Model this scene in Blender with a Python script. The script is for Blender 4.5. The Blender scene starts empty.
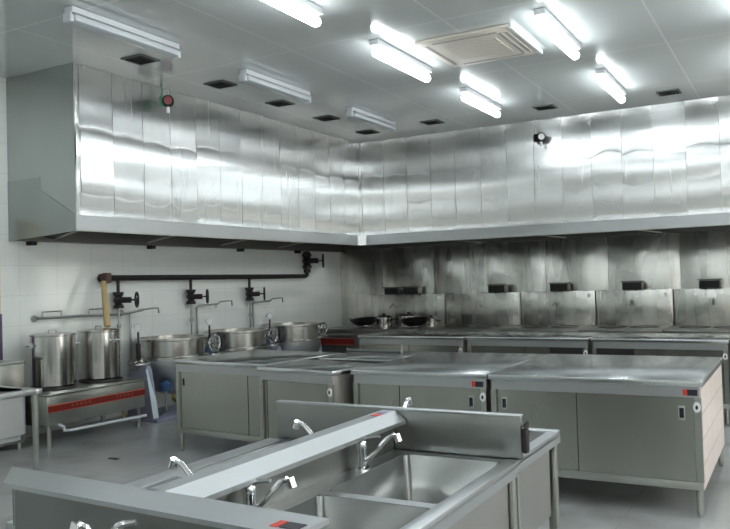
import bpy, bmesh, math, random
from mathutils import Vector, Matrix
random.seed(7)
PI = math.pi
SC = bpy.context.scene
COL = SC.collection

# ------------------------------------------------------------------ materials
def new_mat(name):
    m = bpy.data.materials.new(name); m.use_nodes = True
    nt = m.node_tree
    return m, nt, nt.nodes['Principled BSDF']

def plain(name, col, rough=.5, metal=0., coat=0., spec=.5):
    m, nt, b = new_mat(name)
    b.inputs['Base Color'].default_value = (*col, 1)
    b.inputs['Roughness'].default_value = rough
    b.inputs['Metallic'].default_value = metal
    b.inputs['Coat Weight'].default_value = coat
    b.inputs['Specular IOR Level'].default_value = spec
    return m

def steel(name, col=(.6, .61, .6), rough=.3, streak=(1, 1, 30), amp=.12, bump=.0, wave=1.2, aniso=0., dirt=0.):
    """brushed stainless: stretched noise varies colour and roughness, a slow noise bends reflections"""
    m, nt, b = new_mat(name)
    N, L = nt.nodes, nt.links
    tc = N.new('ShaderNodeTexCoord')
    mp = N.new('ShaderNodeMapping'); mp.inputs['Scale'].default_value = streak
    L.new(tc.outputs['Object'], mp.inputs['Vector'])
    n1 = N.new('ShaderNodeTexNoise'); n1.inputs['Scale'].default_value = 3; n1.inputs['Detail'].default_value = 0
    L.new(mp.outputs[0], n1.inputs['Vector'])
    n2 = N.new('ShaderNodeTexNoise'); n2.inputs['Scale'].default_value = wave; n2.inputs['Detail'].default_value = 2
    L.new(tc.outputs['Object'], n2.inputs['Vector'])
    mx = N.new('ShaderNodeMix'); mx.data_type = 'RGBA'
    mx.inputs[6].default_value = (*[c * (1 - amp) for c in col], 1)
    mx.inputs[7].default_value = (*[min(1, c * (1 + amp)) for c in col], 1)
    L.new(n1.outputs['Fac'], mx.inputs[0])
    out = mx.outputs[2]
    if dirt:
        r = N.new('ShaderNodeMapRange'); r.inputs[1].default_value = .42; r.inputs[2].default_value = .68
        r.inputs[3].default_value = 0; r.inputs[4].default_value = dirt
        L.new(n2.outputs['Fac'], r.inputs[0])
        m2 = N.new('ShaderNodeMix'); m2.data_type = 'RGBA'
        m2.inputs[7].default_value = (.2, .2, .17, 1)
        L.new(r.outputs[0], m2.inputs[0]); L.new(out, m2.inputs[6]); out = m2.outputs[2]
    L.new(out, b.inputs['Base Color'])
    mr = N.new('ShaderNodeMapRange')
    mr.inputs[3].default_value = rough - .01; mr.inputs[4].default_value = rough + .02
    L.new(n1.outputs['Fac'], mr.inputs[0]); L.new(mr.outputs[0], b.inputs['Roughness'])
    b.inputs['Metallic'].default_value = 1
    if aniso:
        b.inputs['Anisotropic'].default_value = aniso
        tg = N.new('ShaderNodeTangent'); tg.direction_type = 'RADIAL'; tg.axis = 'Z'
        L.new(tg.outputs[0], b.inputs['Tangent'])
    if bump:
        bp = N.new('ShaderNodeBump'); bp.inputs['Strength'].default_value = 1; bp.inputs['Distance'].default_value = bump
        L.new(n2.outputs['Fac'], bp.inputs['Height']); L.new(bp.outputs[0], b.inputs['Normal'])
    return m

def grid_mat(name, col, line, sx, sy, axes=(0, 2), width=.012, rough=.3, coat=0., mottle=.05, off=(0, 0), metal=0., spec=.5, blotch=None):
    """panels / tiles: thin joints on a sx by sy grid over two world axes, plus mottling"""
    m, nt, b = new_mat(name)
    N, L = nt.nodes, nt.links
    tc = N.new('ShaderNodeTexCoord'); sp = N.new('ShaderNodeSeparateXYZ')
    L.new(tc.outputs['Object'], sp.inputs[0])
    masks = []
    for ax, s, o in ((axes[0], sx, off[0]), (axes[1], sy, off[1])):
        a = N.new('ShaderNodeMath'); a.operation = 'SUBTRACT'; a.inputs[1].default_value = o
        L.new(sp.outputs[ax], a.inputs[0])
        p = N.new('ShaderNodeMath'); p.operation = 'PINGPONG'; p.inputs[1].default_value = s / 2
        L.new(a.outputs[0], p.inputs[0])
        l = N.new('ShaderNodeMath'); l.operation = 'LESS_THAN'; l.inputs[1].default_value = width / 2
        L.new(p.outputs[0], l.inputs[0]); masks.append(l)
    mxm = N.new('ShaderNodeMath'); mxm.operation = 'MAXIMUM'
    L.new(masks[0].outputs[0], mxm.inputs[0]); L.new(masks[1].outputs[0], mxm.inputs[1])
    n = N.new('ShaderNodeTexNoise'); n.inputs['Scale'].default_value = 1.5; n.inputs['Detail'].default_value = 5
    L.new(tc.outputs['Object'], n.inputs['Vector'])
    c = N.new('ShaderNodeMix'); c.data_type = 'RGBA'
    c.inputs[6].default_value = (*[v * (1 - mottle) for v in col], 1); c.inputs[7].default_value = (*[min(1, v * (1 + mottle)) for v in col], 1)
    L.new(n.outputs['Fac'], c.inputs[0])
    src = c.outputs[2]
    if blotch:
        r = N.new('ShaderNodeMapRange'); r.inputs[1].default_value = .5; r.inputs[2].default_value = .68
        r.inputs[4].default_value = .75
        L.new(n.outputs['Fac'], r.inputs[0])
        c2 = N.new('ShaderNodeMix'); c2.data_type = 'RGBA'; c2.inputs[7].default_value = (*blotch, 1)
        L.new(r.outputs[0], c2.inputs[0]); L.new(src, c2.inputs[6]); src = c2.outputs[2]
    mx = N.new('ShaderNodeMix'); mx.data_type = 'RGBA'; mx.inputs[7].default_value = (*line, 1)
    L.new(mxm.outputs[0], mx.inputs[0]); L.new(src, mx.inputs[6])
    L.new(mx.outputs[2], b.inputs['Base Color'])
    mr = N.new('ShaderNodeMapRange'); mr.inputs[3].default_value = max(.02, rough - .08); mr.inputs[4].default_value = rough + .1
    L.new(n.outputs['Fac'], mr.inputs[0]); L.new(mr.outputs[0], b.inputs['Roughness'])
    b.inputs['Metallic'].default_value = metal
    b.inputs['Coat Weight'].default_value = coat; b.inputs['Coat Roughness'].default_value = .08
    b.inputs['Specular IOR Level'].default_value = spec
    return m

def emit(name, col, s):
    m, nt, b = new_mat(name)
    b.inputs['Base Color'].default_value = (.9, .9, .9, 1)
    b.inputs['Emission Color'].default_value = (*col, 1)
    b.inputs['Emission Strength'].default_value = s
    return m

M_CLAD = steel('brushed_cladding', (.62, .63, .625), .26, (9, 9, .3), .04, aniso=.9)
M_LIP = steel('hood_rim_steel', (.52, .535, .54), .4, (.4, .4, .4), .1)
M_TOP = steel('worktop_steel', (.6, .625, .63), .22, (1, 3, 1), .05, bump=.0015, wave=.8)
M_DOOR = steel('door_steel', (.45, .45, .415), .26, (2, 2, .3), .06)
M_FRAME = steel('frame_steel', (.47, .48, .45), .32, (1, 1, 1), .08)
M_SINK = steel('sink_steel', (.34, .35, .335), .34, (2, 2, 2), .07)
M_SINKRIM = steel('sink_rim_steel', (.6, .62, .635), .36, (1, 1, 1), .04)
M_SKIRT = steel('skirt_steel', (.52, .51, .49), .36, (2, 2, 2), .06)
M_SPLASH = steel('stained_splash_steel', (.66, .655, .62), .27, (3, 3, .25), .14, bump=.018, wave=2.2, dirt=.1)
M_RANGE = steel('range_steel', (.36, .35, .33), .38, (1, 1, 1), .12, dirt=.2)
M_END = steel('satin_lit_end_steel', (.72, .69, .66), .5, (1, 1, .3), .05)  # right ends: lighter, warmer tint stands in for the light they catch
M_POT = steel('polished_pot_steel', (.66, .65, .63), .16, (1, 1, .3), .06, bump=.002, aniso=.5)
M_KET = steel('kettle_steel', (.6, .6, .58), .22, (1, 1, 3), .08, bump=.003)
M_JACKET = steel('kettle_jacket_steel', (.52, .54, .55), .42, (1, 1, 1), .1)
M_CHROME = plain('chrome', (.86, .86, .88), .09, 1)
M_PIPE = plain('zinc_pipe', (.42, .43, .42), .35, 1)
M_BLACK = plain('black_iron', (.028, .022, .024), .45)
M_DARK = plain('dark_parts_and_shade', (.018, .018, .018), .7)  # near-black parts, also the painted shade of openings
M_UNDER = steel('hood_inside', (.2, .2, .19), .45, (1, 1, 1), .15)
M_WHITE = plain('white_plastic', (.85, .86, .86), .4)
M_BATTEN = plain('white_lamp_housing', (.68, .71, .74), .35)
M_RED = plain('red_paint', (.2, .018, .012), .45)
M_ORANGE = plain('orange_edge_paint', (.6, .13, .07), .45)
M_STICKRED = plain('red_sticker', (.6, .07, .05), .5)
M_STICKBLK = plain('black_sticker', (.03, .03, .04), .4)
M_VENT = plain('dark_vent_grille', (.17, .18, .17), .6)
M_CASS = plain('cassette_plastic', (.62, .58, .52), .5)
M_CASSD = plain('cassette_slots', (.38, .37, .34), .6)
M_WOOD = plain('pale_bamboo', (.55, .43, .22), .55)
M_PED = plain('grey_blue_enamel', (.3, .31, .4), .4)
M_PEDW = plain('white_enamel', (.7, .79, .82), .35)
M_BLUE = plain('blue_motor_paint', (.04, .1, .2), .4)
M_GREEN = plain('green_conduit', (.12, .32, .2), .5)
M_WOK = plain('black_wok_iron', (.035, .032, .035), .35, .6)
M_GOLD = plain('brass', (.5, .38, .15), .35, 1)
M_TUBE = emit('lit_tube', (.93, .98, 1.), 17)
M_TUBEOFF = plain('unlit_diffuser', (.62, .66, .69), .3)
M_BOARD = plain('dirty_floor_mark', (.08, .08, .08), .7)
M_CEIL = grid_mat('ceiling_panels', (.66, .70, .695), (.82, .84, .84), 1.4725, 1.75, (0, 1), .016, .14, .3, .04, (0.005, .3), metal=.12, spec=.55)
M_TILE = grid_mat('white_wall_tile', (.86, .89, .865), (.72, .76, .74), .45, .3, (1, 2), .005, .14, .5, .02, (.1, -.1))
M_TILE2 = grid_mat('white_wall_tile_back', (.86, .89, .865), (.72, .76, .74), .45, .3, (0, 2), .005, .16, .5, .02, (.1, -.1))
M_FLOOR = grid_mat('grey_floor_tile', (.44, .455, .46), (.34, .35, .35), .6, .6, (0, 1), .01, .3, .25, .1, (.25, .1), blotch=(.25, .25, .245))

M_PALE = grid_mat('painted_reflection_end', (.93, .84, .80), (.7, .6, .56), .3, .15, (1, 2), .008, .4, 0, .08, metal=.25)  # pale pink and tile grid paint a reflection into the colour

# ------------------------------------------------------------------ mesh builder
class MB:
    def __init__(s): s.bm = bmesh.new()
    def _xf(s, vs, mat):
        if mat is not None: bmesh.ops.transform(s.bm, matrix=mat, verts=vs)
    def box(s, x0, x1, y0, y1, z0, z1, bev=0., mat=None):
        r = bmesh.ops.create_cube(s.bm, size=1)
        vs = r['verts']
        bmesh.ops.scale(s.bm, vec=(abs(x1 - x0), abs(y1 - y0), abs(z1 - z0)), verts=vs)
        bmesh.ops.translate(s.bm, vec=((x0 + x1) / 2, (y0 + y1) / 2, (z0 + z1) / 2), verts=vs)
        if bev:
            es = list({e for v in vs for e in v.link_edges})
            r2 = bmesh.ops.bevel(s.bm, geom=es, offset=bev, segments=2, affect='EDGES', profile=.5)
            vs = list({v for f in r2['faces'] for v in f.verts} | {v for v in vs if v.is_valid})
        s._xf(vs, mat); return s
    def poly(s, pts, z0, z1):
        a = [s.bm.verts.new((x, y, z0)) for x, y in pts]; b = [s.bm.verts.new((x, y, z1)) for x, y in pts]
        n = len(pts)
        s.bm.faces.new(a[::-1]); s.bm.faces.new(b)
        for i in range(n): s.bm.faces.new((a[i], a[(i + 1) % n], b[(i + 1) % n], b[i]))
        return s
    def prism_x(s, pts, x0, x1):      # profile in (y,z), extruded along x
        a = [s.bm.verts.new((x0, y, z)) for y, z in pts]; b = [s.bm.verts.new((x1, y, z)) for y, z in pts]
        n = len(pts)
        s.bm.faces.new(a[::-1]); s.bm.faces.new(b)
        for i in range(n): s.bm.faces.new((a[i], a[(i + 1) % n], b[(i + 1) % n], b[i]))
        return s
    def quad(s, *p):
        s.bm.faces.new([s.bm.verts.new(q) for q in p]); return s
    def tube(s, pts, r, seg=10, cap=True):
        pts = [Vector(p) for p in pts]; rings = []
        rr = r if isinstance(r, (list, tuple)) else [r] * len(pts)
        up = None
        for i, p in enumerate(pts):
            if i == 0: d = pts[1] - p
            elif i == len(pts) - 1: d = p - pts[i - 1]
            else: d = (pts[i + 1] - p).normalized() + (p - pts[i - 1]).normalized()
            d.normalize()
            if up is None: up = Vector((0, 0, 1)) if abs(d.z) < .9 else Vector((1, 0, 0))
            a = d.cross(up).normalized(); bb = a.cross(d).normalized(); up = bb
            if i not in (0, len(pts) - 1):
                c = max(.45, d.dot((pts[i + 1] - p).normalized()))
            else: c = 1
            rings.append([s.bm.verts.new(p + (a * math.cos(t) + bb * math.sin(t)) * rr[i]) for t in [2 * PI * k / seg for k in range(seg)]])
        for A, B in zip(rings, rings[1:]):
            for k in range(seg): s.bm.faces.new((A[k], A[(k + 1) % seg], B[(k + 1) % seg], B[k]))
        if cap: s.bm.faces.new(rings[0][::-1]); s.bm.faces.new(rings[-1])
        return s
    def lathe(s, prof, c=(0, 0, 0), seg=32, mat=None, closed=False):
        rings = []; vs = []
        for r, z in prof:
            if r < 1e-5: rr = [s.bm.verts.new((c[0], c[1], c[2] + z))]
            else: rr = [s.bm.verts.new((c[0] + r * math.cos(2 * PI * k / seg), c[1] + r * math.sin(2 * PI * k / seg), c[2] + z)) for k in range(seg)]
            rings.append(rr); vs += rr
        pairs = list(zip(rings, rings[1:]))
        if closed: pairs.append((rings[-1], rings[0]))
        for A, B in pairs:
            for k in range(seg):
                k2 = (k + 1) % seg
                if len(A) == 1 and len(B) == 1: continue
                if len(A) == 1: s.bm.faces.new((A[0], B[k], B[k2]))
                elif len(B) == 1: s.bm.faces.new((A[k], A[k2], B[0]))
                else: s.bm.faces.new((A[k], A[k2], B[k2], B[k]))
        s._xf(vs, mat); return s
    def torus(s, R, r, mat=None, seg=24, sg=8, rz=None):
        prof = [(R + r * math.cos(2 * PI * k / sg), (rz or r) * math.sin(2 * PI * k / sg)) for k in range(sg)]
        return s.lathe(prof, seg=seg, mat=mat, closed=True)
    def build(s, name, mat, parent=None, smooth=True):
        bmesh.ops.recalc_face_normals(s.bm, faces=s.bm.faces)
        me = bpy.data.meshes.new(name); s.bm.to_mesh(me); s.bm.free()
        o = bpy.data.objects.new(name, me); COL.objects.link(o)
        me.materials.append(mat)
        if smooth:
            for p in me.polygons: p.use_smooth = True
            try: me.set_sharp_from_angle(angle=math.radians(35))
            except Exception: pass
        if parent: o.parent = parent
        return o

def T(x=0, y=0, z=0): return Matrix.Translation((x, y, z))
def RX(a): return Matrix.Rotation(a, 4, 'X')
def RY(a): return Matrix.Rotation(a, 4, 'Y')
def RZ(a): return Matrix.Rotation(a, 4, 'Z')

def thing(name, label, cat, loc=(0, 0, 0), rz=0., group=None):
    o = bpy.data.objects.new(name, None); COL.objects.link(o)
    o.empty_display_size = .1
    o.location = loc; o.rotation_euler = (0, 0, rz); o['label'] = label; o['category'] = cat
    if group: o['group'] = group
    return o
def tag(o, label, cat, group=None, loc=None):
    o['label'] = label; o['category'] = cat
    if group: o['group'] = group
    if loc: o.location = loc
    return o
def struct(o): o['kind'] = 'structure'; return o
def dup(root, loc, label, rz=None, group=None):
    r = root.copy(); COL.objects.link(r); r.location = loc; r['label'] = label
    if rz is not None: r.rotation_euler = (0, 0, rz)
    if group: r['group'] = group
    for ch in list(root.children):
        c = ch.copy(); COL.objects.link(c); c.parent = r
        for g in list(ch.children):
            d = g.copy(); COL.objects.link(d); d.parent = c
    return r

# ------------------------------------------------------------------ room
XW, YW, ZC = -1.352, 2.254, 3.545      # left wall, back wall, ceiling
XR, YF = 7.6, -12.5
struct(MB().box(XW - .2, XR + .2, YF - .2, YW + .2, -.1, 0).build('floor', M_FLOOR))
struct(MB().box(XW - .2, XR + .2, YF - .2, YW + .2, ZC, ZC + .1).build('ceiling', M_CEIL))
struct(MB().box(XW - .15, XW, YF, YW + .15, 0, ZC).build('wall_left', M_TILE))
# back wall with a glazed doorway right of the ranges
DX0, DX1, DZ = 5.05, 6.35, 2.1
struct(MB().box(XW, DX0, YW, YW + .15, 0, ZC).box(DX1, XR, YW, YW + .15, 0, ZC).box(DX0, DX1, YW, YW + .15, DZ, ZC).build('wall_back', M_TILE2))
door = struct(MB().box(DX0, DX0 + .09, YW + .02, YW + .1, 0, DZ).box(DX1 - .09, DX1, YW + .02, YW + .1, 0, DZ)
       .box(5.62, 5.78, YW + .02, YW + .1, 0, DZ).box(DX0, DX1, YW + .02, YW + .1, DZ - .08, DZ).box(DX0, DX1, YW + .02, YW + .1, 0, .12)
       .box(DX0, DX1, YW + .02, YW + .1, .95, 1.03).build('door_1', M_FRAME))
# right wall: three unseen windows added as openings for fill daylight; front wall plain
wb = MB(); cur = YF
WIN = [(-11.4, -9.6), (-8.4, -6.2), (-4.6, -2.2)]
for a, b in WIN:
    wb.box(XR, XR + .15, cur, a, 0, ZC); wb.box(XR, XR + .15, a, b, 0, 1.0); wb.box(XR, XR + .15, a, b, 2.6, ZC); cur = b
wb.box(XR, XR + .15, cur, YW + .15, 0, ZC)
struct(wb.build('wall_right', M_TILE))
for i, (a, b) in enumerate(WIN):
    m = (a + b) / 2
    struct(MB().box(XR + .03, XR + .09, a, b, 1.0, 1.06).box(XR + .03, XR + .09, a, b, 2.54, 2.6).box(XR + .03, XR + .09, a, a + .06, 1, 2.6)
           .box(XR + .03, XR + .09, b - .06, b, 1, 2.6).box(XR + .03, XR + .09, m - .03, m + .03, 1, 2.6).build('fill_window_%d' % (i + 1), M_WHITE))
struct(MB().box(XW, XR, YF - .15, YF, 0, ZC).build('wall_front', M_TILE2))
# cream and dark upright trim at the left picture edge
tr = struct(MB().box(XW, XW + .03, -4.42, -4.185, 1.23, 2.15).build('trim_1', plain('cream_trim', (.72, .66, .52), .4)))
tr2 = struct(MB().box(XW, XW + .03, -4.42, -4.175, .05, 1.23).build('trim_2', plain('plum_trim', (.12, .09, .17), .4)))

# ------------------------------------------------------------------ exhaust hood (one L-shaped piece)
XF, YFR, Z0, Z1, YE, XE = -.393, 1.2587, 1.9845, 2.135, -4.055, 4.93
hood = thing('exhaust_hood', 'large L-shaped stainless steel extraction hood cladding both walls up to the ceiling', 'hood', (XW, YW, 0))
def hb(mb, name, mat, smooth=True):
    o = mb.build(name, mat, hood, smooth); o.location = (-XW, -YW, 0); return o
def cladding(seams, fixed, axis, zb, zt, sgn, mb):
    # every sheet bulges a few millimetres and ends in a shallow seam
    for a, b in zip(seams, seams[1:]):
        nx, nz = 10, 26; g = []
        amp = random.uniform(.001, .003); tilt = random.uniform(-.0015, .0015); ph = random.uniform(0, 6)
        for j in range(nz + 1):
            row = []; z = zb + (zt - zb) * j / nz
            for i in range(nx + 1):
                u = i / nx; t = a + .002 + (b - a - .004) * u
                d = amp * math.sin(PI * u) * (1 + .25 * math.sin(3.1 * z + ph)) + tilt * (u - .5) + .006 * math.sin(5.2 * z + .25 * math.sin(ph)) + .0028 * math.sin(14. * z + .5 * math.sin(ph * 2)) + .004
                if j == 0 or j == nz: d = .002
                row.append(mb.bm.verts.new((fixed + sgn * d, t, z) if axis == 1 else (t, fixed + sgn * d, z)))
            g.append(row)
        for j in range(nz):
            for i in range(nx): mb.bm.faces.new((g[j][i], g[j][i + 1], g[j + 1][i + 1], g[j + 1][i]))
ls = [YE, -4.0] + [-4.0 + .4 * k for k in range(1, 14)]; ls = [v for v in ls if v < YFR - .1] + [YFR]
rs = [v for v in [.037 + .382 * k for k in range(-1, 14)] if XF + .02 < v < XE - .05]; rs = [XF] + rs + [XE]
mb = MB(); cladding(ls, XF, 1, Z1, ZC - .002, 1, mb); a = hb(mb, 'cladding', M_CLAD)
mb = MB(); cladding(rs, YFR, 0, Z1, ZC - .002, -1, mb); b_ = hb(mb, 'cladding', M_CLAD)
# the dark backing the seams open on
hb(MB().box(XF - .02, XF - .004, YE + .01, YFR + .02, Z1, ZC - .003).box(XF, XE, YFR + .004, YFR + .02, Z1, ZC - .003), 'backing', M_FRAME, False)
# end sheet towards the camera with the hood body's seam below
_em = steel('end_panel_steel', (.42, .45, .44), .3, (1, 1, .5), .08, bump=.012, wave=2)
hb(MB().box(XW + .002, XF, YE - .006, YE, Z0 + .03, ZC - .002), 'end_panel', _em, False)
hb(MB().poly([(XE - .006, YFR), (XE, YFR), (XE, YW - .002), (XE - .006, YW - .002)], Z0, ZC - .002), 'end_panel', _em, False)
pf = [(XW + .004, Z0 - .05), (XW + .004, 2.521), (-.872, 2.526), (-.876, 2.402), (-.396, 2.135), (-.396, Z0)]
mb = MB(); vs = [mb.bm.verts.new((x, YE - .012, z)) for x, z in pf]; vs2 = [mb.bm.verts.new((x, YE - .006, z)) for x, z in pf]
mb.bm.faces.new(vs); mb.bm.faces.new(vs2[::-1])
for i in range(6): mb.bm.faces.new((vs[i], vs[(i + 1) % 6], vs2[(i + 1) % 6], vs2[i]))
hb(mb, 'end_cheek', steel('end_cheek_steel', (.36, .39, .38), .32, (1, 1, .5), .1, bump=.01, wave=3), False)
# rim
hb(MB().box(XF - .03, XF + .006, YE - .01, YFR - .1, Z0, Z1 - .004).box(XF + .1, XE, YFR - .006, YFR + .03, Z0, Z1 - .004)
   .poly([(XF - .03, YFR - .1), (XF + .006, YFR - .1), (XF + .1, YFR - .006), (XF + .1, YFR + .03), (XF - .03, YFR + .03)], Z0, Z1 - .004), 'rim', M_LIP, False)
hb(MB().box(XF + .004, XF + .012, YE - .008, YFR - .1, Z0, Z0 + .012).box(XF + .1, XE, YFR - .012, YFR - .004, Z0, Z0 + .012), 'drip_edge', M_FRAME, False)
# underside: recessed dark soffit, wall gutter, cross struts and brackets
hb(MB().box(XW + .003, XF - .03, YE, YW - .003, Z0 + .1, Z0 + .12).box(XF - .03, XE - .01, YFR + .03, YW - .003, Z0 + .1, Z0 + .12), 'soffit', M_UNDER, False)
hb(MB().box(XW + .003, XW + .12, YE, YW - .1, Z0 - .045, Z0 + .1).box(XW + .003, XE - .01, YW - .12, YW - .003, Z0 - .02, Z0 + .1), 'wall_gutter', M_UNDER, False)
for y in (-3.6, -2.3, -1.0, .3):
    hb(MB().tube([(XF - .03, y - .35, Z0 + .03), (XW + .1, y, Z0 - .01)], .012, 6), 'strut', M_FRAME)
for x in (.9, 2.2, 3.5, 4.7):
    hb(MB().tube([(x, YFR + .03, Z0 + .03), (x + .3, YW - .1, Z0 + .0)], .012, 6), 'strut', M_FRAME)
for y in (-3.84, -2.19, -.5, .9):
    hb(MB().box(XW + .003, XW + .09, y - .03, y + .03, Z0 - .085, Z0 - .045), 'bracket', M_BLACK, False)

# ------------------------------------------------------------------ steel lining of the back wall
wp = MB()
xs = [-1.36, -.55, .35, 1.25, 2.15, 3.05, 4.0, 4.93]
for a, b in zip(xs, xs[1:]):
    wp.box(a + .002, b - .002, YW - .012, YW - .002, 0.05, Z0 - .02, .002)
tag(wp.build('wall_lining', M_SPLASH), 'stained stainless steel sheets lining the back wall between ranges and hood', 'wall panel')

# ------------------------------------------------------------------ ceiling lamps
LEN = 1.14
def make_lamp(lit, label, group):
    t = thing('ceiling_lamp', label, 'lamp', group=group)
    MB().box(-.045, .045, -LEN / 2, LEN / 2, -.055, -.002, .006).build('housing', M_BATTEN, t)
    if lit:
        MB().tube([(0, -LEN / 2 + .0, -.11), (0, -LEN / 2 + .012, -.11), (0, -LEN / 2 + .035, -.11), (0, LEN / 2 - .035, -.11), (0, LEN / 2 - .012, -.11), (0, LEN / 2, -.11)], [.012, .03, .04, .04, .03, .012], 14).build('tube', M_TUBE, t)
    else:
        MB().box(-.06, .06, -LEN / 2 + .015, LEN / 2 - .015, -.115, -.057, .02).build('diffuser', M_TUBEOFF, t)
        MB().box(-.064, .064, -LEN / 2, LEN / 2, -.066, -.056).build('edge_strip', M_PIPE, t)
    for s in (-1, 1):
        (MB().box(-.042, .042, s * (LEN / 2) - .018, s * (LEN / 2) + .018, -.122, -.05, .006) if not lit else MB().box(-.022, .022, s * (LEN / 2 - .05) - .012, s * (LEN / 2 - .05) + .012, -.08, -.05, .004)).build('end_cap', M_BATTEN if not lit else M_PIPE, t)
    return t
G1 = 'lit tube lamps on the ceiling'
lit = make_lamp(True, '', G1)
spots = {
 (2.25, -4.55): 'lit tube lamp cut by the top edge of the frame, nearest the camera',
 (2.25, -2.52): 'lit tube lamp left of the ceiling air conditioner',
 (2.25, -.46): 'lit tube lamp just below the ceiling air conditioner, towards the corner',
 (3.7, -2.46): 'lit tube lamp right of the ceiling air conditioner, at the top of the picture',
 (3.7, -.34): 'farthest lit tube lamp on the right, nearest the back hood',
}
first = True
for (x, y), lb in spots.items():
    if first: lit.location = (x, y, ZC); lit['label'] = lb; first = False
    else: dup(lit, (x, y, ZC), lb)
for x, y in ((3.7, -4.6), (5.15, -4.6), (5.15, -2.5), (5.15, -.4), (2.25, -6.7), (3.7, -6.7), (5.15, -6.7), (2.25, -8.9), (3.7, -8.9), (5.15, -8.9), (3.7, -11), (2.25, -11), (6.6, -3.5), (6.6, -7.6)):
    dup(lit, (x, y, ZC), 'lit tube lamp on the ceiling outside the picture')
G2 = 'unlit lamps over the kettle line'
off = make_lamp(False, 'unlit white ceiling lamp nearest the camera, at the upper left', G2)
off.location = (.75, -4.5, ZC)
dup(off, (.74, -2.42, ZC), 'middle unlit white ceiling lamp, above the long left hood')
dup(off, (.75, -.37, ZC), 'farthest unlit white ceiling lamp, near the hood corner')

# cassette air conditioner
ac = thing('ceiling_air_conditioner', 'square cream cassette air conditioner set in the ceiling between lit lamps', 'air conditioner', (2.945, -2.36, ZC))
MB().box(-.44, .44, -.46, .46, -.03, -.001, .012).build('frame', M_CASS, ac)
mb = MB()
for k in range(9): mb.box(-.24, .24, -.24 + k * .055, -.2 + k * .055, -.033, -.03)
mb.build('grille', M_CASS, ac)
for m_ in (MB().box(.30, .33, -.34, .34, -.034, -.029).box(.36, .385, -.34, .34, -.034, -.029), MB().box(-.385, -.36, -.34, .34, -.034, -.029),
           MB().box(-.3, .3, .36, .385, -.034, -.029), MB().box(-.3, .3, -.385, -.36, -.034, -.029)):
    m_.build('air_slot', M_CASSD, ac)
MB().box(.43, .452, -.46, .46, -.04, -.002).build('edge_trim', M_BATTEN, ac)

# ceiling vents
GV = 'dark square ceiling diffusers along the hood'
v = thing('ceiling_vent', 'dark square ceiling diffuser nearest the camera, left of the unlit lamp', 'vent', (.19, -3.79, ZC), group=GV)
MB().box(-.125, .125, -.125, .125, -.012, -.001).build('frame', M_VENT, v, False)
mb = MB()
for k, r in enumerate((.1, .068, .035)): 
    z = -.015 - .002 * k
    mb.box(-r, r, -r, -r + .02, z, -.012).box(-r, r, r - .02, r, z, -.012).box(-r, -r + .02, -r, r, z, -.012).box(r - .02, r, -r, r, z, -.012)
mb.build('louvre', M_DARK, v, False)
for (x, y), lb in {(.2, -2.67): 'second dark ceiling diffuser from the camera, left of the middle unlit lamp', (.2, -1.6): 'dark ceiling diffuser just beyond the middle unlit lamp',
    (.19, -.57): 'dark ceiling diffuser left of the farthest unlit lamp', (.16, .57): 'dark ceiling diffuser closest to the inner hood corner',
    (1.19, .5): 'dark ceiling diffuser over the back hood, right of the farthest unlit lamp', (2.71, .53): 'dark ceiling diffuser above the hanging sprinkler detector at the back hood',
    (4.15, .64): 'dark ceiling diffuser at the far right over the back hood'}.items():
    dup(v, (x, y, ZC), lb)

# gas detectors hanging before the cladding
def detector(loc, label, face, flip):
    t = thing('gas_detector', label, 'detector', loc)
    H = ZC - loc[2] - .001
    MB().tube([(0, 0, .03), (0, 0, H)], .009, 8).build('conduit', M_GREEN if not flip else M_PIPE, t)
    m = RZ(face)
    MB().box(-.03, .03, -.055, .02, -.05, .05, .012, m).build('bracket_box', M_GREEN if not flip else M_DARK, t)
    MB().lathe([(0, -.05), (.055, -.05), (.06, -.03), (.06, .03), (.05, .045), (0, .045)], mat=m @ T(.06, -.06, 0) @ RX(PI / 2), seg=20).build('body', M_DARK, t)
    MB().lathe([(0, 0), (.042, 0), (.042, .008), (0, .012)], mat=m @ T(.06, -.106, 0) @ RX(PI / 2), seg=20).build('front_ring', plain('dull_red_face', (.3, .09, .1), .4) if not flip else M_WHITE, t)
    MB().tube([m @ Vector((.06, -.06, -.06)), m @ Vector((.06, -.06, -.12))], .018, 10).build('sensor_tip', M_WHITE, t)
detector((-.31, -3.0, 3.36), 'small round gas detector with red face hanging before the left hood', .75, False)
detector((2.4, 1.15, 3.28), 'small dark gas detector on a pipe before the back hood', .4, True)

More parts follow.
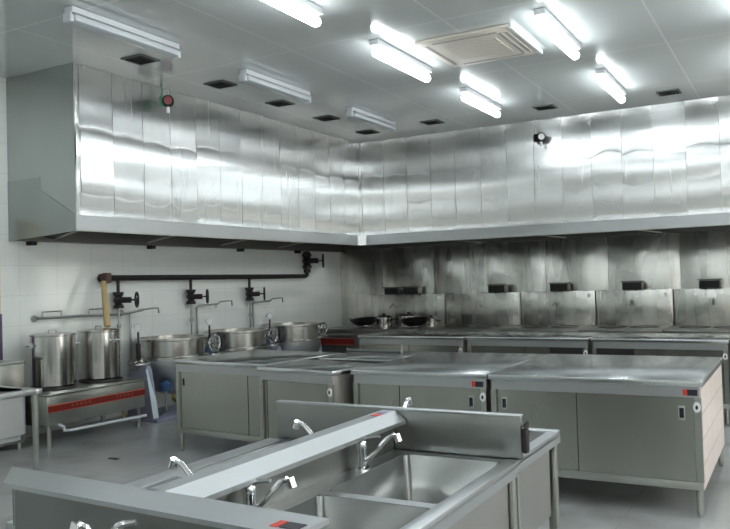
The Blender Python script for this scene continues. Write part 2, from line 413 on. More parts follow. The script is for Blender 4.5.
# ------------------------------------------------------------------ worktable cabinets
def cabinet(label, loc, rz, L, W, group, doors=True, zb=.16, left_handle=True, right_handle=True, split=.45, H=.8, sticker=True, end=None):
    t = thing('worktable_cabinet', label, 'cabinet', loc, rz, group)
    MB().box(0, L, 0, W, H - .035, H, .003).build('worktop', M_TOP, t)
    MB().box(.02, L - .02, .012, .03, H - .1, H - .036).build('apron', M_LIP, t, False)
    # carcass: shelf, back, ends
    MB().box(.02, L - .02, .03, W - .03, zb, zb + .03).box(.02, L - .02, W - .035, W - .02, zb, H - .036).build('carcass', M_DOOR, t, False)
    MB().box(.012, .02, .02, W - .02, zb, H - .036).build('end_panel', M_DOOR, t, False)
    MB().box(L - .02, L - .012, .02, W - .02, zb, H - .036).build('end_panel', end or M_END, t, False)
    MB().box(.015, L - .015, .01, .035, zb, zb + .045, .003).build('bottom_rail', M_FRAME, t)
    MB().box(.012, .05, .01, .035, zb + .045, H - .1).build('upright', M_FRAME, t, False)
    MB().box(L - .05, L - .012, .01, .035, zb + .045, H - .1).build('upright', M_FRAME, t, False)
    for x in (.04, L - .04):
        for y in (.04, W - .04):
            MB().tube([(x, y, zb), (x, y, .03)], .021, 10).tube([(x, y, .03), (x, y, 0)], [.021, .014], 10).build('leg', M_FRAME, t)
    if doors:
        xm = L * split
        d1 = MB().box(.052, xm + .015, .026, .033, zb + .047, H - .102).build('door', M_DOOR, t, False)
        d2 = MB().box(xm, L - .052, .016, .023, zb + .047, H - .102).build('door', M_DOOR, t, False)
        MB().box(xm - .004, xm + .001, .014, .024, zb + .05, H - .104).build('door_gap', M_BLACK, d2, False)  # black strip drawn in for the shaded gap between the doors
        def handle(x, y, par):
            h = MB().box(x - .018, x + .018, y - .004, y + .001, .565, .65, .002).build('handle', M_LIP, par)
            MB().box(x - .012, x + .012, y - .006, y - .003, .58, .638).build('recess_shade', M_DARK, par, False)  # raised dark box paints the shade of the handle's hollow
        if left_handle: handle(.1, .025, d1)
        if right_handle: handle(L - .12, .015, d2)
        k = MB().lathe([(0, 0), (.024, 0), (.022, .007), (0, .007)], mat=T(L - .035, .01, H - .155) @ RX(PI / 2) @ Matrix.Diagonal((.9, 1.3, 1, 1)), seg=16).build('lock_tag', M_WHITE, t)
        MB().lathe([(0, 0), (.008, 0), (.008, .002), (0, .002)], mat=T(L - .035, .0025, H - .155) @ RX(PI / 2) @ Matrix.Diagonal((.9, 1.6, 1, 1)), seg=12).build('digit', M_DARK, k)
        if sticker:
            s_ = MB().box(L - .085, L - .03, .009, .012, H - .088, H - .052).build('maker_sticker', M_STICKBLK, t, False)
            MB().box(L - .11, L - .085, .008, .012, H - .088, H - .052).build('red_mark', M_STICKRED, s_, False)
    return t
GI = 'island worktable cabinets'
cabinet('leftmost steel island cabinet standing beside the tilting kettles', (.57, -3.86, 0), -.1, 1.09, 1.02, GI, right_handle=False, split=.8, sticker=False)
cabinet('short steel island cabinet turned slightly forward, second from the left', (1.685, -4.13, 0), -.15, .77, .58, GI, left_handle=False, right_handle=False, split=.12, sticker=False)
cabinet('doorless steel worktable behind the turned island cabinet', (1.8, -3.42, 0), -.0, .7, .72, GI, doors=False)
cabinet('middle island cabinet with a red and black sticker near its right handle', (2.525, -4.115, 0), .0, 1.045, 1.4, GI, left_handle=False, split=.37)
cabinet('rightmost and longest island cabinet with a pale reflection painted on its end', (3.575, -4.105, 0), .0, 1.315, 1.42, GI, split=.44, end=M_PALE)
# the last cabinet's end sheet carries a painted reflection
# ------------------------------------------------------------------ row of worktables before the ranges
GR = 'worktables before the ranges'
def rowtable(label, x, L, dark, y=-1.0, rz=-.04):
    t = cabinet(label, (x, y, 0), rz, L, .8, GR, left_handle=False, right_handle=False, split=.5, sticker=False)
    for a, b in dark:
        MB().box(a, b, .012, .0155, .22, .695).build('bay_shade', M_DARK, t, False)  # near-black sheet over the doors paints the shade of an open bay
rowtable('far worktable in front of the woks and pots', .80, 1.36, [])
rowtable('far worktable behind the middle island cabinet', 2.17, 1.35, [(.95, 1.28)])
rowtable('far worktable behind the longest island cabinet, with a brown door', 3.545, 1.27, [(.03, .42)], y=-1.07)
rowtable('far worktable cut by the right edge of the picture', 4.835, 1.2, [], y=-1.13)

# ------------------------------------------------------------------ ranges along the back wall
GS = 'wok ranges along the back wall'
def wok_range(label, x0, x1, slots, stripe=False):
    L = x1 - x0; H = .735; y0, y1 = 1.02, 2.24
    t = thing('wok_range', label, 'range', (x0, y0, 0), group=GS); D = y1 - y0
    MB().box(.004, L - .004, .02, D, .12, H - .03).build('body', M_RANGE, t, False)
    MB().box(.002, L - .002, 0, D - .2, H - .03, H, .005).build('hob_top', M_RANGE, t)
    for cx in (L * .3, L * .7): MB().torus(.17, .022, T(cx, .74 if stripe else .6, H + .0), 28, 8, .008).build('burner_ring', M_BLACK, t)
    for x in (.06, L - .06):
        for y in (.07, D - .07): MB().tube([(x, y, .12), (x, y, 0)], .022, 8).build('leg', M_FRAME, t)
    s = MB().box(.003, L - .003, D - .2, D - .01, H - .03, 1.215, .004).build('splashback', M_SPLASH, t)
    for c in slots:
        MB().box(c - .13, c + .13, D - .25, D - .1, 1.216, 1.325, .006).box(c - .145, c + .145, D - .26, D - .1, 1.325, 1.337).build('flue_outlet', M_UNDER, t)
        MB().box(c - .12, c + .12, D - .258, D - .249, 1.225, 1.315).build('flue_grille', M_DARK, t, False)
    MB().tube([(L * .5, D - .22, H + .28), (L * .5, D - .32, H + .34), (L * .5, D - .42, H + .28)], .012, 8).build('water_spout', M_PIPE, t)
    MB().lathe([(0, 0), (.025, 0), (.025, .03), (0, .03)], mat=T(L - .08, D - .2, 1.15) @ RX(PI / 2), seg=12).build('tap_knob', M_CHROME, t)
    MB().box(.02, L - .02, -.018, -.002, .62, .66, .004).build('front_rail', M_FRAME, t)
    if stripe:
        r = MB().box(.0, .62, .008, .02, .5, .585).build('red_stripe', M_RED, t, False)
        MB().box(.0, .62, .004, .02, .585, .590).box(.0, .62, .004, .02, .495, .5).build('orange_edge', M_ORANGE, r, False)
wok_range('range at the corner with a red stripe, below the paired flue outlets', -1.05, .62, [.78, 1.12], True)
wok_range('range second from the corner, with one flue outlet', .63, 1.82, [.85])
wok_range('range behind the middle of the far worktables', 1.83, 2.9, [.58])
wok_range('range with a clean light splashback left of the last one', 2.91, 3.92, [.5])
wok_range('range at the right end of the back wall', 3.93, 4.92, [.45])

# woks and pots
def wok(loc, label, tilt):
    t = thing('wok', label, 'wok', loc, group='woks on the range')
    m = RX(tilt)
    MB().lathe([(0, 0), (.09, .012), (.16, .05), (.21, .105), (.216, .105), (.165, .046), (.09, .004), (0, -.01)], mat=m, seg=32).build('bowl', M_WOK, t)
    for s in (-1, 1):
        MB().tube([m @ Vector((s * .2, -.03, .1)), m @ Vector((s * .25, -.03, .115)), m @ Vector((s * .25, .03, .115)), m @ Vector((s * .2, .03, .1))], .008, 8).build('ear_handle', M_PIPE, t)
    MB().lathe([(0, -.013), (.09, .001), (.12, .02), (.12, .014), (.09, -.008), (0, -.02)], mat=m, seg=24).build('bright_base', M_CHROME, t)
wok((-.42, 1.35, .757), 'dark iron wok resting at the left of the range top', .12)
wok((.46, 1.3, .757), 'dark iron wok resting right of the steel pots', .12)
def small_pot(loc, label, r, h):
    t = thing('steel_pot', label, 'pot', loc, group='small pots on the range')
    MB().lathe([(0, 0), (r, 0), (r, h), (r + .008, h + .004), (r - .004, h), (r - .006, .006), (0, .006)], seg=28).build('body', M_POT, t)
    MB().lathe([(r + .004, h + .004), (r * .7, h + .025), (0, h + .032)], seg=28).build('lid', M_POT, t)
    MB().lathe([(0, h + .03), (.02, h + .034), (.024, h + .055), (0, h + .06)], seg=12).build('knob', M_BLACK, t)
    for s in (-1, 1): MB().tube([(s * r, -.03, h * .7), (s * (r + .04), -.03, h * .75), (s * (r + .04), .03, h * .75), (s * r, .03, h * .7)], .008, 8).build('handle', M_BLACK, t)
small_pot((-.13, 1.45, .736), 'round steel pot standing left of its larger neighbour on the range', .12, .15)
small_pot((.2, 1.62, .736), 'wide steel pot behind the right wok', .15, .16)
small_pot((.46, 1.86, .736), 'squat steel pot at the back beside the splashback', .11, .1)
tag(MB().tube([(.0, 0, 0), (.56, 0, .0)], .012, 8).tube([(.56, 0, -.012), (.56, 0, .05)], .01, 8).tube([(.0, 0, -.012), (.0, 0, .02)], .01, 8).build('steel_rod', M_PIPE), 'thin steel rod with upturned end lying at the back of the island', 'rod', loc=(1.75, -2.85, .812))

# ------------------------------------------------------------------ stock pot stove
st = thing('stock_pot_stove', 'low steel stock pot stove with a red stripe against the left wall', 'stove', (-.6, -4.25, 0))
MB().box(-.62, 0, 0, 1.2, .2, .475, .006).build('body', M_FRAME, st)
MB().box(-.635, .015, -.012, 1.212, .475, .495, .004).build('hob_top', M_FRAME, st)
for cy in (.33, .92): MB().torus(.2, .018, T(-.33, cy, .505), 28, 8).build('burner_ring', M_BLACK, st)
r = MB().box(0, .006, .004, 1.196, .33, .385).build('red_stripe', M_RED, st, False)
MB().box(0, .008, .004, 1.196, .385, .390).box(0, .008, .004, 1.196, .325, .33).build('orange_edge', M_ORANGE, r, False)
mb = MB()
for c0 in (.26, .8):
    for k in range(5):      # small pale characters, unreadable in the photograph
        y = c0 + k * .05
        mb.box(.006, .0085, y, y + .028, .366, .371).box(.006, .0085, y + .01, y + .015, .346, .371).box(.006, .0085, y, y + .028, .354, .358)
mb.build('lettering', plain('pale_lettering', (.45, .15, .1), .5), r, False)
for x in (-.57, -.05):
    for y in (.05, 1.15): MB().tube([(x, y, .2), (x, y, .02)], .024, 10).tube([(x, y, .02), (x, y, 0)], .03, 10).build('leg', M_FRAME, st)
MB().tube([(.0, .12, .2), (.07, .12, .185), (.07, .12, .155), (.07, .2, .145), (.07, 1.14, .125)], .015, 10).build('gas_pipe', M_BATTEN, st)
MB().tube([(-.05, .95, .2), (-.05, .95, .1), (.07, .95, .13)], .014, 8).build('valve_pipe', M_GOLD, st)
MB().lathe([(0, 0), (.05, .01), (.06, .05), (.03, .07), (0, .07)], (-.03, 1.05, .07), 16).build('regulator', M_PIPE, st)

def stock_pot(loc, label, rz):
    t = thing('stock_pot', label, 'pot', loc, rz, 'tall stock pots on the stove')
    R, H = .207, .49
    MB().lathe([(0, 0), (R - .01, 0), (R, .012), (R, H - .012), (R + .009, H - .006), (R + .009, H), (R - .004, H), (R - .006, .01), (0, .01)], seg=48).build('body', M_POT, t)
    l = MB().lathe([(0, H + .024), (R * .6, H + .02), (R - .01, H + .012), (R + .006, H + .006), (R + .006, H + .001), (0, H + .001)], seg=48).build('lid', M_POT, t)
    MB().tube([(-.04, 0, H + .02), (-.035, 0, H + .045), (.035, 0, H + .045), (.04, 0, H + .02)], .008, 8).build('lid_handle', M_PIPE, l)
    for a in (0, PI):
        m = RZ(a)
        h = MB().tube([m @ Vector((R, -.045, H - .1)), m @ Vector((R + .035, -.045, H - .095)), m @ Vector((R + .035, .045, H - .095)), m @ Vector((R, .045, H - .1))], .008, 8)
        h.box(R, R + .006, -.03, .03, H - .12, H - .07, 0, m)
        h.build('side_handle', M_CHROME, t)
    return t
stock_pot((-.95, -3.9, .523), 'tall polished stock pot at the left end of the stripe-fronted stove', -PI / 2 - .25)
p2 = stock_pot((-.95, -3.33, .523), 'tall polished stock pot with a bamboo pole standing over it', .1)
MB().box(.194, .2, -.03, .03, .36, .43, .0, RZ(-.85)).build('side_label', M_BATTEN, p2, False)
tag(MB().tube([(-1.0, -3.165, 1.045), (-1.14, -3.08, 1.52)], [.036, .03], 10).build('bamboo_pole', M_WOOD), 'pale bamboo pole rising from the right stock pot to the black pipe', 'pole')

# steel bin/cabinet behind the left sink
t = thing('steel_cabinet', 'small dark steel cabinet by the left wall beyond the left sink', 'cabinet', (-1.28, -4.62, 0))
MB().box(0, .42, 0, .33, .06, .78, .006).build('body', M_DOOR, t)
MB().box(-.01, .43, -.01, .34, .78, .8, .004).build('top', M_FRAME, t)
for x in (.04, .38):
    for y in (.04, .29): MB().tube([(x, y, .06), (x, y, 0)], .018, 8).build('foot', M_FRAME, t)
MB().box(.421, .432, .05, .07, .5, .62, .003).build('handle', M_PIPE, t)

# ------------------------------------------------------------------ tilting kettles
def kettle(loc, label):
    t = thing('tilting_kettle', label, 'kettle', loc, group='steam kettles along the left wall')
    R = .37
    MB().lathe([(R, .6), (R, .84), (R + .035, .85), (R + .035, .872), (R - .005, .872), (R - .01, .60), (R - .06, .42), (R * .5, .3), (0, .26)], seg=48).build('pan', M_KET, t)
    MB().lathe([(R + .003, .66), (R + .028, .65), (R + .028, .6), (R + .01, .5), (R - .05, .38), (R * .62, .28), (R * .3, .235), (0, .222), (0, .25)], seg=48).build('steam_jacket', M_JACKET, t)
    MB().lathe([(R + .028, .675), (R + .045, .67), (R + .045, .64), (R + .028, .635)], seg=48).build('band', M_KET, t)
    MB().tube([(0, 0, .23), (0, 0, .16), (.12, -.06, .14)], .02, 10).build('drain_pipe', M_GOLD, t)
    for s in (-1, 1):
        y = s * (R + .13)
        p = MB().prism_x([(y - .035, .036), (y - .035, .56), (y - .02, .6), (y + .03, .6), (y + .045, .56), (y + .045, .036)], -.1, .12)
        for v_ in p.bm.verts:
            if v_.co.z < .1: v_.co.x *= 1.75
        p = p.build('pedestal', M_PED, t)
        MB().quad((.212, y - .036, 0.04), (.212, y + .046, 0.04), (.1215, y + .046, .56), (.1215, y - .036, .56)).build('pedestal_front', M_PEDW, p, False)
        MB().tube([(0, s * R, .6), (0, s * (R + .18), .6)], .03, 12).lathe([(0, 0), (.05, 0), (.05, .05), (0, .05)], mat=T(0, s * (R + .18), .6) @ RX(PI / 2), seg=14).build('trunnion', M_KET, t)
    MB().box(-.25, .28, -R - .18, R + .18, 0, .035, .004).build('base_plate', M_PED, t)
    # tilting handwheel, facing the room
    w = RZ(0) @ T(.2, R + .13, .76) @ RY(PI / 2)
    hw = MB().torus(.095, .011, w, 28, 8)
    for k in range(4):
        a_ = k * PI / 2; hw.tube([w @ Vector((0, 0, 0)), w @ Vector((.095 * math.cos(a_), .095 * math.sin(a_), 0))], .008, 6)
    hw.tube([w @ Vector((.095, 0, 0)), w @ Vector((.095, 0, .07))], .011, 8)
    hw.build('handwheel', M_CHROME, t)
    MB().tube([(.2, R + .13, .76), (0.02, R + .13, .76), (0.02, R + .13, .59)], .018, 8).build('wheel_shaft', M_PIPE, t)
    MB().box(.03, .12, R + .085, R + .17, .6, .7, .01).build('gear_box', M_BLUE, t)
    MB().lathe([(0, -.06), (.06, -.05), (.065, .03), (.03, .06), (0, .06)], (.2, -.33, .36), 14).build('motor', M_BLUE, t)
    MB().tube([(.2, -.33, .3), (.2, -.33, .1), (.1, -.33, .04)], .014, 8).build('motor_pipe', M_PIPE, t)
    MB().tube([(-.05, -R - .25, .63), (-.05, -R - .18, .63), (0, -R - .14, .6)], .016, 8).tube([(.0, -R - .24, .63), (.0, -R - .2, .63)], .034, 10).tube([(.02, -R - .22, .63), (.12, -R - .22, .66)], .014, 8).build('inlet_valve', M_KET, t)
    # pressure gauge on its stem
    MB().tube([(-.02, -R - .13, .6), (-.02, -R - .13, .96)], .011, 8).box(-.04, .0, -R - .155, -R - .11, .66, .84, .012).build('steam_valve', M_BLACK, t)
    g = MB().lathe([(0, 0), (.043, 0), (.043, .03), (0, .03)], mat=T(-.03, -R - .13, 1.01) @ RZ(-.6) @ RY(PI / 2), seg=20).build('pressure_gauge', M_PIPE, t)
    MB().lathe([(0, 0), (.034, 0), (.034, .003), (0, .003)], mat=T(-.03, -R - .13, 1.01) @ RZ(-.6) @ T(.03, 0, 0) @ RY(PI / 2), seg=20).build('dial', M_TUBEOFF, g)
    return t
k0 = kettle((-.88, -2.33, 0), 'nearest tilting steam kettle, next to the stock pot stove')
dup(k0, (-.88, -1.16, 0), 'middle tilting steam kettle behind the leftmost island cabinet')
dup(k0, (-.88, .08, 0), 'farthest tilting steam kettle beside the red-striped range')

# ------------------------------------------------------------------ pipework on the left wall
bp = thing('black_steam_pipe', 'black steam pipe with four valves running along the left wall', 'pipe', (XW, -2.9, 1.55))
def rel(x, y, z): return (x - XW, y + 2.9, z - 1.55)
px = XW + .09
MB().tube([rel(px, -2.86, 1.56), rel(px, 1.02, 1.545), rel(px, 1.07, 1.56), rel(px, 1.085, 1.62), rel(px, 1.085, 1.935)], .032, 12).build('main_pipe', M_BLACK, bp)
MB().lathe([(0, -.06), (.045, -.055), (.06, 0), (.045, .055), (0, .06)], rel(px + .01, -2.93, 1.56), 16).build('end_flange', plain('rusty_flange', (.12, .07, .06), .5), bp)
MB().tube([rel(XW + .01, -2.93, 1.56), rel(px, -2.93, 1.56)], .05, 12).build('wall_flange', M_BLACK, bp)
def valve(y, z, vertical_y=True, big=1.3):
    vb = MB().lathe([(0, -.07 * big), (.045 * big, -.07 * big), (.045 * big, -.05 * big), (.03 * big, -.03 * big), (.045 * big, 0), (.03 * big, .03 * big), (.045 * big, .05 * big), (.045 * big, .07 * big), (0, .07 * big)], rel(px, y, z), 14)
    vb.tube([rel(px, y, z), rel(px + .09 * big, y + .06 * big, z)], .026 * big, 10).build('valve_body', M_BLACK, bp)
    m = T(*rel(px + .13 * big, y + .087 * big, z)) @ RZ(.6) @ RY(PI / 2)
    w = MB().torus(.062 * big, .009 * big, m, 20, 6)
    for k in range(3):
        a_ = k * PI * 2 / 3; w.tube([m @ Vector((0, 0, 0)), m @ Vector((.06 * big * math.cos(a_), .06 * big * math.sin(a_), 0))], .007, 6)
    w.tube([rel(px + .08 * big, y + .055 * big, z), rel(px + .135 * big, y + .09 * big, z)], .01, 6)
    w.build('valve_wheel', M_BLACK, bp)
for i, y in enumerate((-2.76, -1.57, -.38)):
    MB().tube([rel(px, y, 1.55), rel(px, y, 1.34)], .018, 8).build('drop_pipe', M_BLACK, bp)
    valve(y, 1.31)
    MB().tube([rel(px, y, 1.25), rel(px, y, .75)], .012, 8).lathe([(0, -.03), (.024, -.02), (.024, .02), (0, .03)], rel(px, y, 1.02), 10).build('lower_pipe', M_PIPE, bp)
valve(1.085, 1.78, big=1.6)
MB().lathe([(0, -.03), (.055, -.03), (.055, .03), (0, .03)], rel(px, 1.085, 1.63), 12).lathe([(0, -.03), (.055, -.03), (.055, .03), (0, .03)], rel(px, 1.085, 1.89), 12).build('pipe_flange', M_BLACK, bp)

# water taps
t = thing('water_pipe', 'long grey water pipe above the stock pots with two swing spouts', 'pipe', (XW, -3.78, 1.18))
def rl(x, y, z): return (x - XW, y + 3.78, z - 1.18)
wx = XW + .06
MB().tube([rl(wx, -3.8, 1.165), rl(wx, -2.62, 1.155), rl(wx + .1, -2.45, 1.19)], .015, 8).build('pipe', M_PIPE, t)
MB().tube([rl(wx, -2.56, 1.15), rl(wx, -2.56, .5)], .013, 8).build('riser', M_PIPE, t)
for y0 in (-3.74, -3.15):
    MB().tube([rl(wx, y0, 1.165), rl(wx, y0, 1.225), rl(wx, y0 + .23, 1.225), rl(wx, y0 + .23, 1.165)], .009, 8).build('swing_spout', M_PIPE, t)
MB().tube([rl(wx + .1, -2.45, 1.19), rl(wx + .14, -2.38, 1.2), rl(wx + .16, -2.28, 1.2), rl(wx + .16, -2.27, 1.14)], .01, 8).build('spout', M_PIPE, t)
for s in (-3.8, -2.65): MB().lathe([(0, 0), (.035, 0), (.035, .02), (0, .02)], mat=T(*rl(XW + .002, s, 1.163)) @ RY(PI / 2), seg=12).build('wall_clip', M_PIPE, t)
def tap(y, label):
    t = thing('wall_tap', label, 'tap', (XW, y, 0), group='swan-neck taps over the kettles')
    MB().tube([(.05, 0, .7), (.05, 0, 1.17), (.06, .02, 1.19), (.12, .32, 1.2)], .013, 8).build('pipe', M_PIPE, t)
    MB().tube([(.12, .32, 1.2), (.13, .36, 1.23), (.16, .56, 1.235), (.16, .57, 1.17)], .009, 8).build('spout', M_PIPE, t)
    MB().tube([(.11, .29, 1.195), (.11, .29, 1.15)], .012, 8).build('tap_handle', M_CHROME, t)
tap(-1.42, 'thin swan-neck tap on the wall over the nearest kettle')
tap(-.26, 'thin swan-neck tap on the wall over the middle kettle')

# ------------------------------------------------------------------ sinks
def sink_unit(label, loc, L, W, nb, zd=.8, depth=.33, fr=.05, mirror=False, rz=0., legs=True, faucet=()):
    """local x along the splash, local y towards the basins' front edge"""
    t = thing('sink_unit', label, 'sink', loc, rz, 'back-to-back steel sink units')
    e0, e1, bk, dv = .045, .045, .07, .045
    zt = zd; zr = zd - .05
    # rim: frame of the deck around the bowls
    rim = MB()
    rim.box(0, L, 0, bk, zt - .02, zt).box(0, L, W - fr, W, zt - .02, zt + .004, .004)
    rim.box(0, e0, bk, W - fr, zt - .02, zt).box(L - e1, L, bk, W - fr, zt - .02, zt)
    bw = (L - e0 - e1 - dv * (nb - 1)) / nb
    for k in range(1, nb):
        xk = e0 + k * bw + (k - 1) * dv; rim.box(xk, xk + dv, bk, W - fr, zt - .02, zt)
    rim.box(0, L, W - .006, W, zr, zt - .015).box(0, .006, 0, W, zr, zt - .015).box(L - .006, L, 0, W, zr, zt - .015)
    rim.build('deck', M_SINKRIM, t)
    for k in range(nb):
        x0 = e0 + k * (bw + dv); x1 = x0 + bw; y0 = bk; y1 = W - fr; zb = zt - depth
        b = MB(); c = .012
        P = lambda x, y, z: b.bm.verts.new((x, y, z))
        top = [P(x0, y0, zt - .002), P(x1, y0, zt - .002), P(x1, y1, zt - .002), P(x0, y1, zt - .002)]
        bot = [P(x0 + c, y0 + c, zb), P(x1 - c, y0 + c, zb), P(x1 - c, y1 - c, zb), P(x0 + c, y1 - c, zb)]
        for i in range(4): b.bm.faces.new((top[i], bot[i], bot[(i + 1) % 4], top[(i + 1) % 4]))
        b.bm.faces.new(bot)
        es = [e for e in b.bm.edges if not e.is_boundary]
        bmesh.ops.bevel(b.bm, geom=es, offset=.018, segments=3, affect='EDGES')
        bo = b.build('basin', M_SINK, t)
        so = bo.modifiers.new('thick', 'SOLIDIFY'); so.thickness = .004; so.offset = 1
        MB().lathe([(.045, .004), (.04, .008), (.02, .003), (0, .003)], ((x0 + x1) / 2, (y0 + y1) / 2, zb), 20).build('drain', M_CHROME, bo)
    for q in ((.06, L - .06, W - .034, W - .028), (.03, .036, .07, W - .075), (L - .036, L - .03, .07, W - .075)):
        MB().box(q[0], q[1], q[2], q[3], .43, zr + .01).build('outer_skirt', M_SKIRT, t, False)
    if legs:
        for x in (.03, L - .03):
            for y in (.03, W - .03): MB().box(x - .019, x + .019, y - .019, y + .019, 0.02, zr + .02, .004).tube([(x, y, .03), (x, y, 0)], .022, 8).build('leg', M_FRAME, t)
    return t
def faucet(loc, label, rz, sp=.13, rise=.13, lever=0.):
    t = thing('faucet', label, 'faucet', loc, rz, 'chrome mixer taps on the sinks')
    MB().lathe([(0, 0), (.027, 0), (.027, .008), (.018, .012), (.018, .07), (.02, .074), (.02, .096), (.016, .104), (0, .106)], seg=20).build('body', M_CHROME, t)
    m = RZ(lever)
    MB().tube([m @ Vector((0, 0, .1)), m @ Vector((.025, 0, .112)), m @ Vector((.075, 0, .12))], [.012, .007, .005], 8).build('lever', M_CHROME, t)
    MB().tube([(.01, 0, .03), (.03, 0, .04), (sp - .02, 0, rise - .01), (sp, 0, rise), (sp + .012, 0, rise - .012)], [.009, .009, .0085, .009, .01], 10).build('spout', M_CHROME, t)
    MB().tube([(sp + .01, 0, rise + .004), (sp + .02, 0, rise - .022)], .013, 12).build('aerator', M_CHROME, t)
    return t
# back-to-back units; the long splash runs between them
ZD, ZS = .775, .93
SX0, SX1 = 3.945, 4.045
YN, YFAR = -7.565, -6.285
sink_unit('double bowl steel sink in the right foreground with two chrome faucets', (3.99, YFAR, 0), 1.275, .51, 2, zd=ZD, rz=-PI / 2)
sink_unit('double bowl steel sink left of the diagonal splashback', (3.975, YN, 0), 1.275, .59, 2, zd=ZD, rz=PI / 2, fr=.085)
sink_unit('steel sink showing its far corner behind the upright plate, beside the longest island cabinet', (3.4, -6.245, 0), 1.085, .56, 2, zd=ZD)
sink_unit('nearest steel sink, cut by the bottom edge of the picture', (4.49, -7.75, 0), 1.12, .5, 2, zd=ZD, rz=PI - .045)

t = thing('long_splashback', 'long diagonal steel splashback between the left and right foreground sinks', 'splashback', (SX0, YN, ZD))
h = ZS - ZD
def prism_y(pts, y0, y1):
    m = MB()
    a = [m.bm.verts.new((x, y0, z)) for x, z in pts]; b = [m.bm.verts.new((x, y1, z)) for x, z in pts]; n = len(pts)
    m.bm.faces.new(a); m.bm.faces.new(b[::-1])
    for i in range(n): m.bm.faces.new((a[i], a[(i + 1) % n], b[(i + 1) % n], b[i]))
    return m
prism_y([(0, h - .016), (0, h), (.055, h), (.1, h - .035), (.1, h - .05)], -.0, YFAR - YN).build('top_strip', M_SINKRIM, t, False)
MB().box(.03, .044, 0.03, YFAR - YN, .0, h - .018).build('upright_sheet', M_SINK, t, False)
L_ = YFAR - YN
s_ = MB().box(.02, .05, L_ - .14, L_ - .1, h, h + .0015).build('sticker', M_STICKRED, t, False)
MB().box(.02, .05, L_ - .098, L_ - .06, h, h + .0015).build('sticker_half', plain('purple_sticker', (.3, .25, .45), .4), s_, False)
t = thing('upright_end_plate', 'upright thin steel plate closing the far end of the foreground sinks', 'splashback', (3.42, YFAR + .02, ZD))
MB().box(0, 1.085, -.012, .012, .0005, h, .003).build('sheet', M_SINK, t)
MB().box(0, 1.085, -.016, .02, h, h + .008, .002).build('folded_edge', M_SINKRIM, t)
t = thing('near_splashback', 'wide steel splashback strip crossing the bottom left of the picture', 'splashback', (3.38, -7.662, ZD), -.045)
MB().poly([(.145, 0), (1.115, 0), (1.115, .13), (-.01, .13)], h - .012, h).build('top_strip', M_SINKRIM, t, False)
MB().poly([(.165, .02), (1.1, .02), (1.1, .034), (.14, .034)], 0, h - .012).poly([(.04, .096), (1.1, .096), (1.1, .11), (.02, .11)], 0, h - .012).build('upright_sheet', M_SINK, t, False)
s_ = MB().box(1.03, 1.05, .03, .07, h, h + .0015).build('sticker', M_STICKRED, t, False)
MB().box(1.053, 1.1, .032, .07, h, h + .0015).build('sticker_half', M_STICKBLK, s_, False)

faucet((4.028, -6.61, ZD), 'chrome faucet over the far bowl of the right foreground sink', 0)
faucet((4.028, -7.255, ZD), 'chrome faucet over the near bowl of the right foreground sink', 0)
faucet((3.925, -7.27, ZD), 'faucet tip rising over the long splashback at its near end', PI, sp=.15, rise=.15, lever=PI)
faucet((3.925, -6.62, ZD), 'faucet tip rising over the long splashback near the far plate', PI, sp=.15, rise=.15, lever=PI)
faucet((3.96, -6.215, ZD), 'faucet tip peeking over the upright end plate', PI / 2, sp=.12, rise=.165, lever=PI)
nf = faucet((4.02, -7.735, ZD), 'near faucet with its lever at the bottom edge of the picture', -PI / 2 - .6, sp=.1, rise=.12, lever=2.2); nf.scale = (.8, .8, 1.15)
tag(MB().box(-.012, .012, -.02, .02, -.06, .03, .01).tube([(0, 0, .03), (0.01, 0.01, .055)], [.014, .005], 8).tube([(.0, .012, -.06), (.004, .016, .02)], .008, 8).build('rubber_plug_holder', M_BLACK), 'small black rubber piece on the right end of the upright plate', 'clip', loc=(4.517, YFAR + .02, .86))

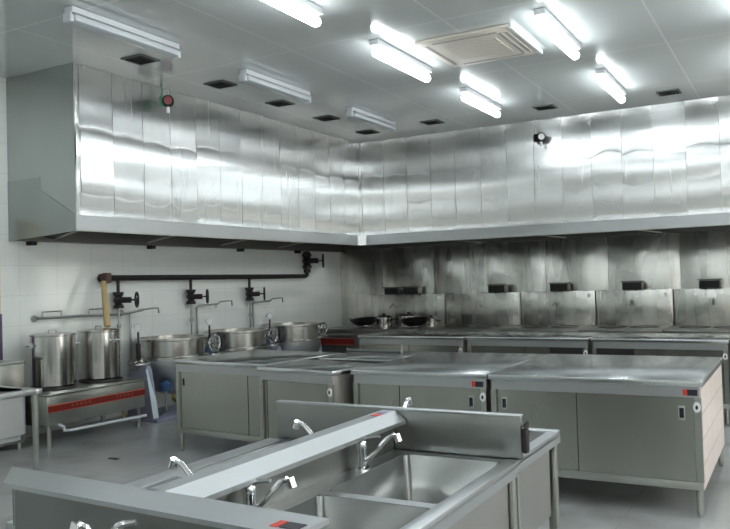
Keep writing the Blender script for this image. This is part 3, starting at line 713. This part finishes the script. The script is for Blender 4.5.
# left foreground sink, running out of the picture
t = sink_unit('steel sink unit with bare legs at the left picture edge', (.0, -5.58, 0), 1.02, .62, 1, rz=0) if False else None
t = thing('single_sink', 'steel sink on tall legs cut by the left picture edge', 'sink', (1.03, -5.58, 0))
MB().box(-.9, 0, -.05, 0, .765, .8, .004).box(-.07, 0, -1.0, -.05, .765, .8, .004).box(-.9, -.07, -1.0, -.94, .765, .8, .004).box(-.9, -.84, -.94, -.05, .765, .8, .004).build('deck', M_SINKRIM, t)
b = MB(); b.box(-.84, -.07, -.94, -.05, .47, .799)
bmesh.ops.delete(b.bm, geom=[f for f in b.bm.faces if f.normal.z > .9], context='FACES')
bmesh.ops.bevel(b.bm, geom=[e for e in b.bm.edges if not e.is_boundary], offset=.04, segments=3, affect='EDGES')
b.build('basin', M_SINKRIM, t)
for x in (-.86, -.03):
    for y in (-.97, -.035): MB().tube([(x, y, .77), (x, y, 0)], .02, 10).build('leg', M_FRAME, t)
# small dark litter mark on the floor
tag(MB().box(-.05, .05, -.02, .02, 0, .006, .002).build('floor_scrap', M_BOARD), 'small dark scrap lying on the floor before the stove', 'scrap', loc=(.28, -4.3, 0))

# ------------------------------------------------------------------ camera
C = dict(x=5.4087, y=-9.0172, z=1.4415, yaw=.5093, pitch=.0214, roll=-.0297, f=777.5)
cam = bpy.data.cameras.new('camera'); co = bpy.data.objects.new('camera', cam); COL.objects.link(co)
cam.sensor_width = 36; cam.lens = 36 * C['f'] / 730
y_, p_, r_ = C['yaw'], C['pitch'], C['roll']
f = Vector((-math.sin(y_) * math.cos(p_), math.cos(y_) * math.cos(p_), math.sin(p_)))
rt = Vector((math.cos(y_), math.sin(y_), 0)); up = rt.cross(f)
r2 = rt * math.cos(r_) + up * math.sin(r_); u2 = -rt * math.sin(r_) + up * math.cos(r_)
mt = Matrix((r2, u2, -f)).transposed().to_4x4(); mt.translation = (C['x'], C['y'], C['z'])
co.matrix_world = mt
cam.clip_start = .05
SC.camera = co

# ------------------------------------------------------------------ world and exposure
w = bpy.data.worlds.new('daylight'); w.use_nodes = True; SC.world = w
w.node_tree.nodes['Background'].inputs[0].default_value = (1., .95, .9, 1)
w.node_tree.nodes['Background'].inputs[1].default_value = 4.2
SC.view_settings.view_transform = 'Standard'
SC.view_settings.exposure = .16
SC.view_settings.gamma = .9
SC.cycles.max_bounces = 10
SC.cycles.sample_clamp_indirect = 6
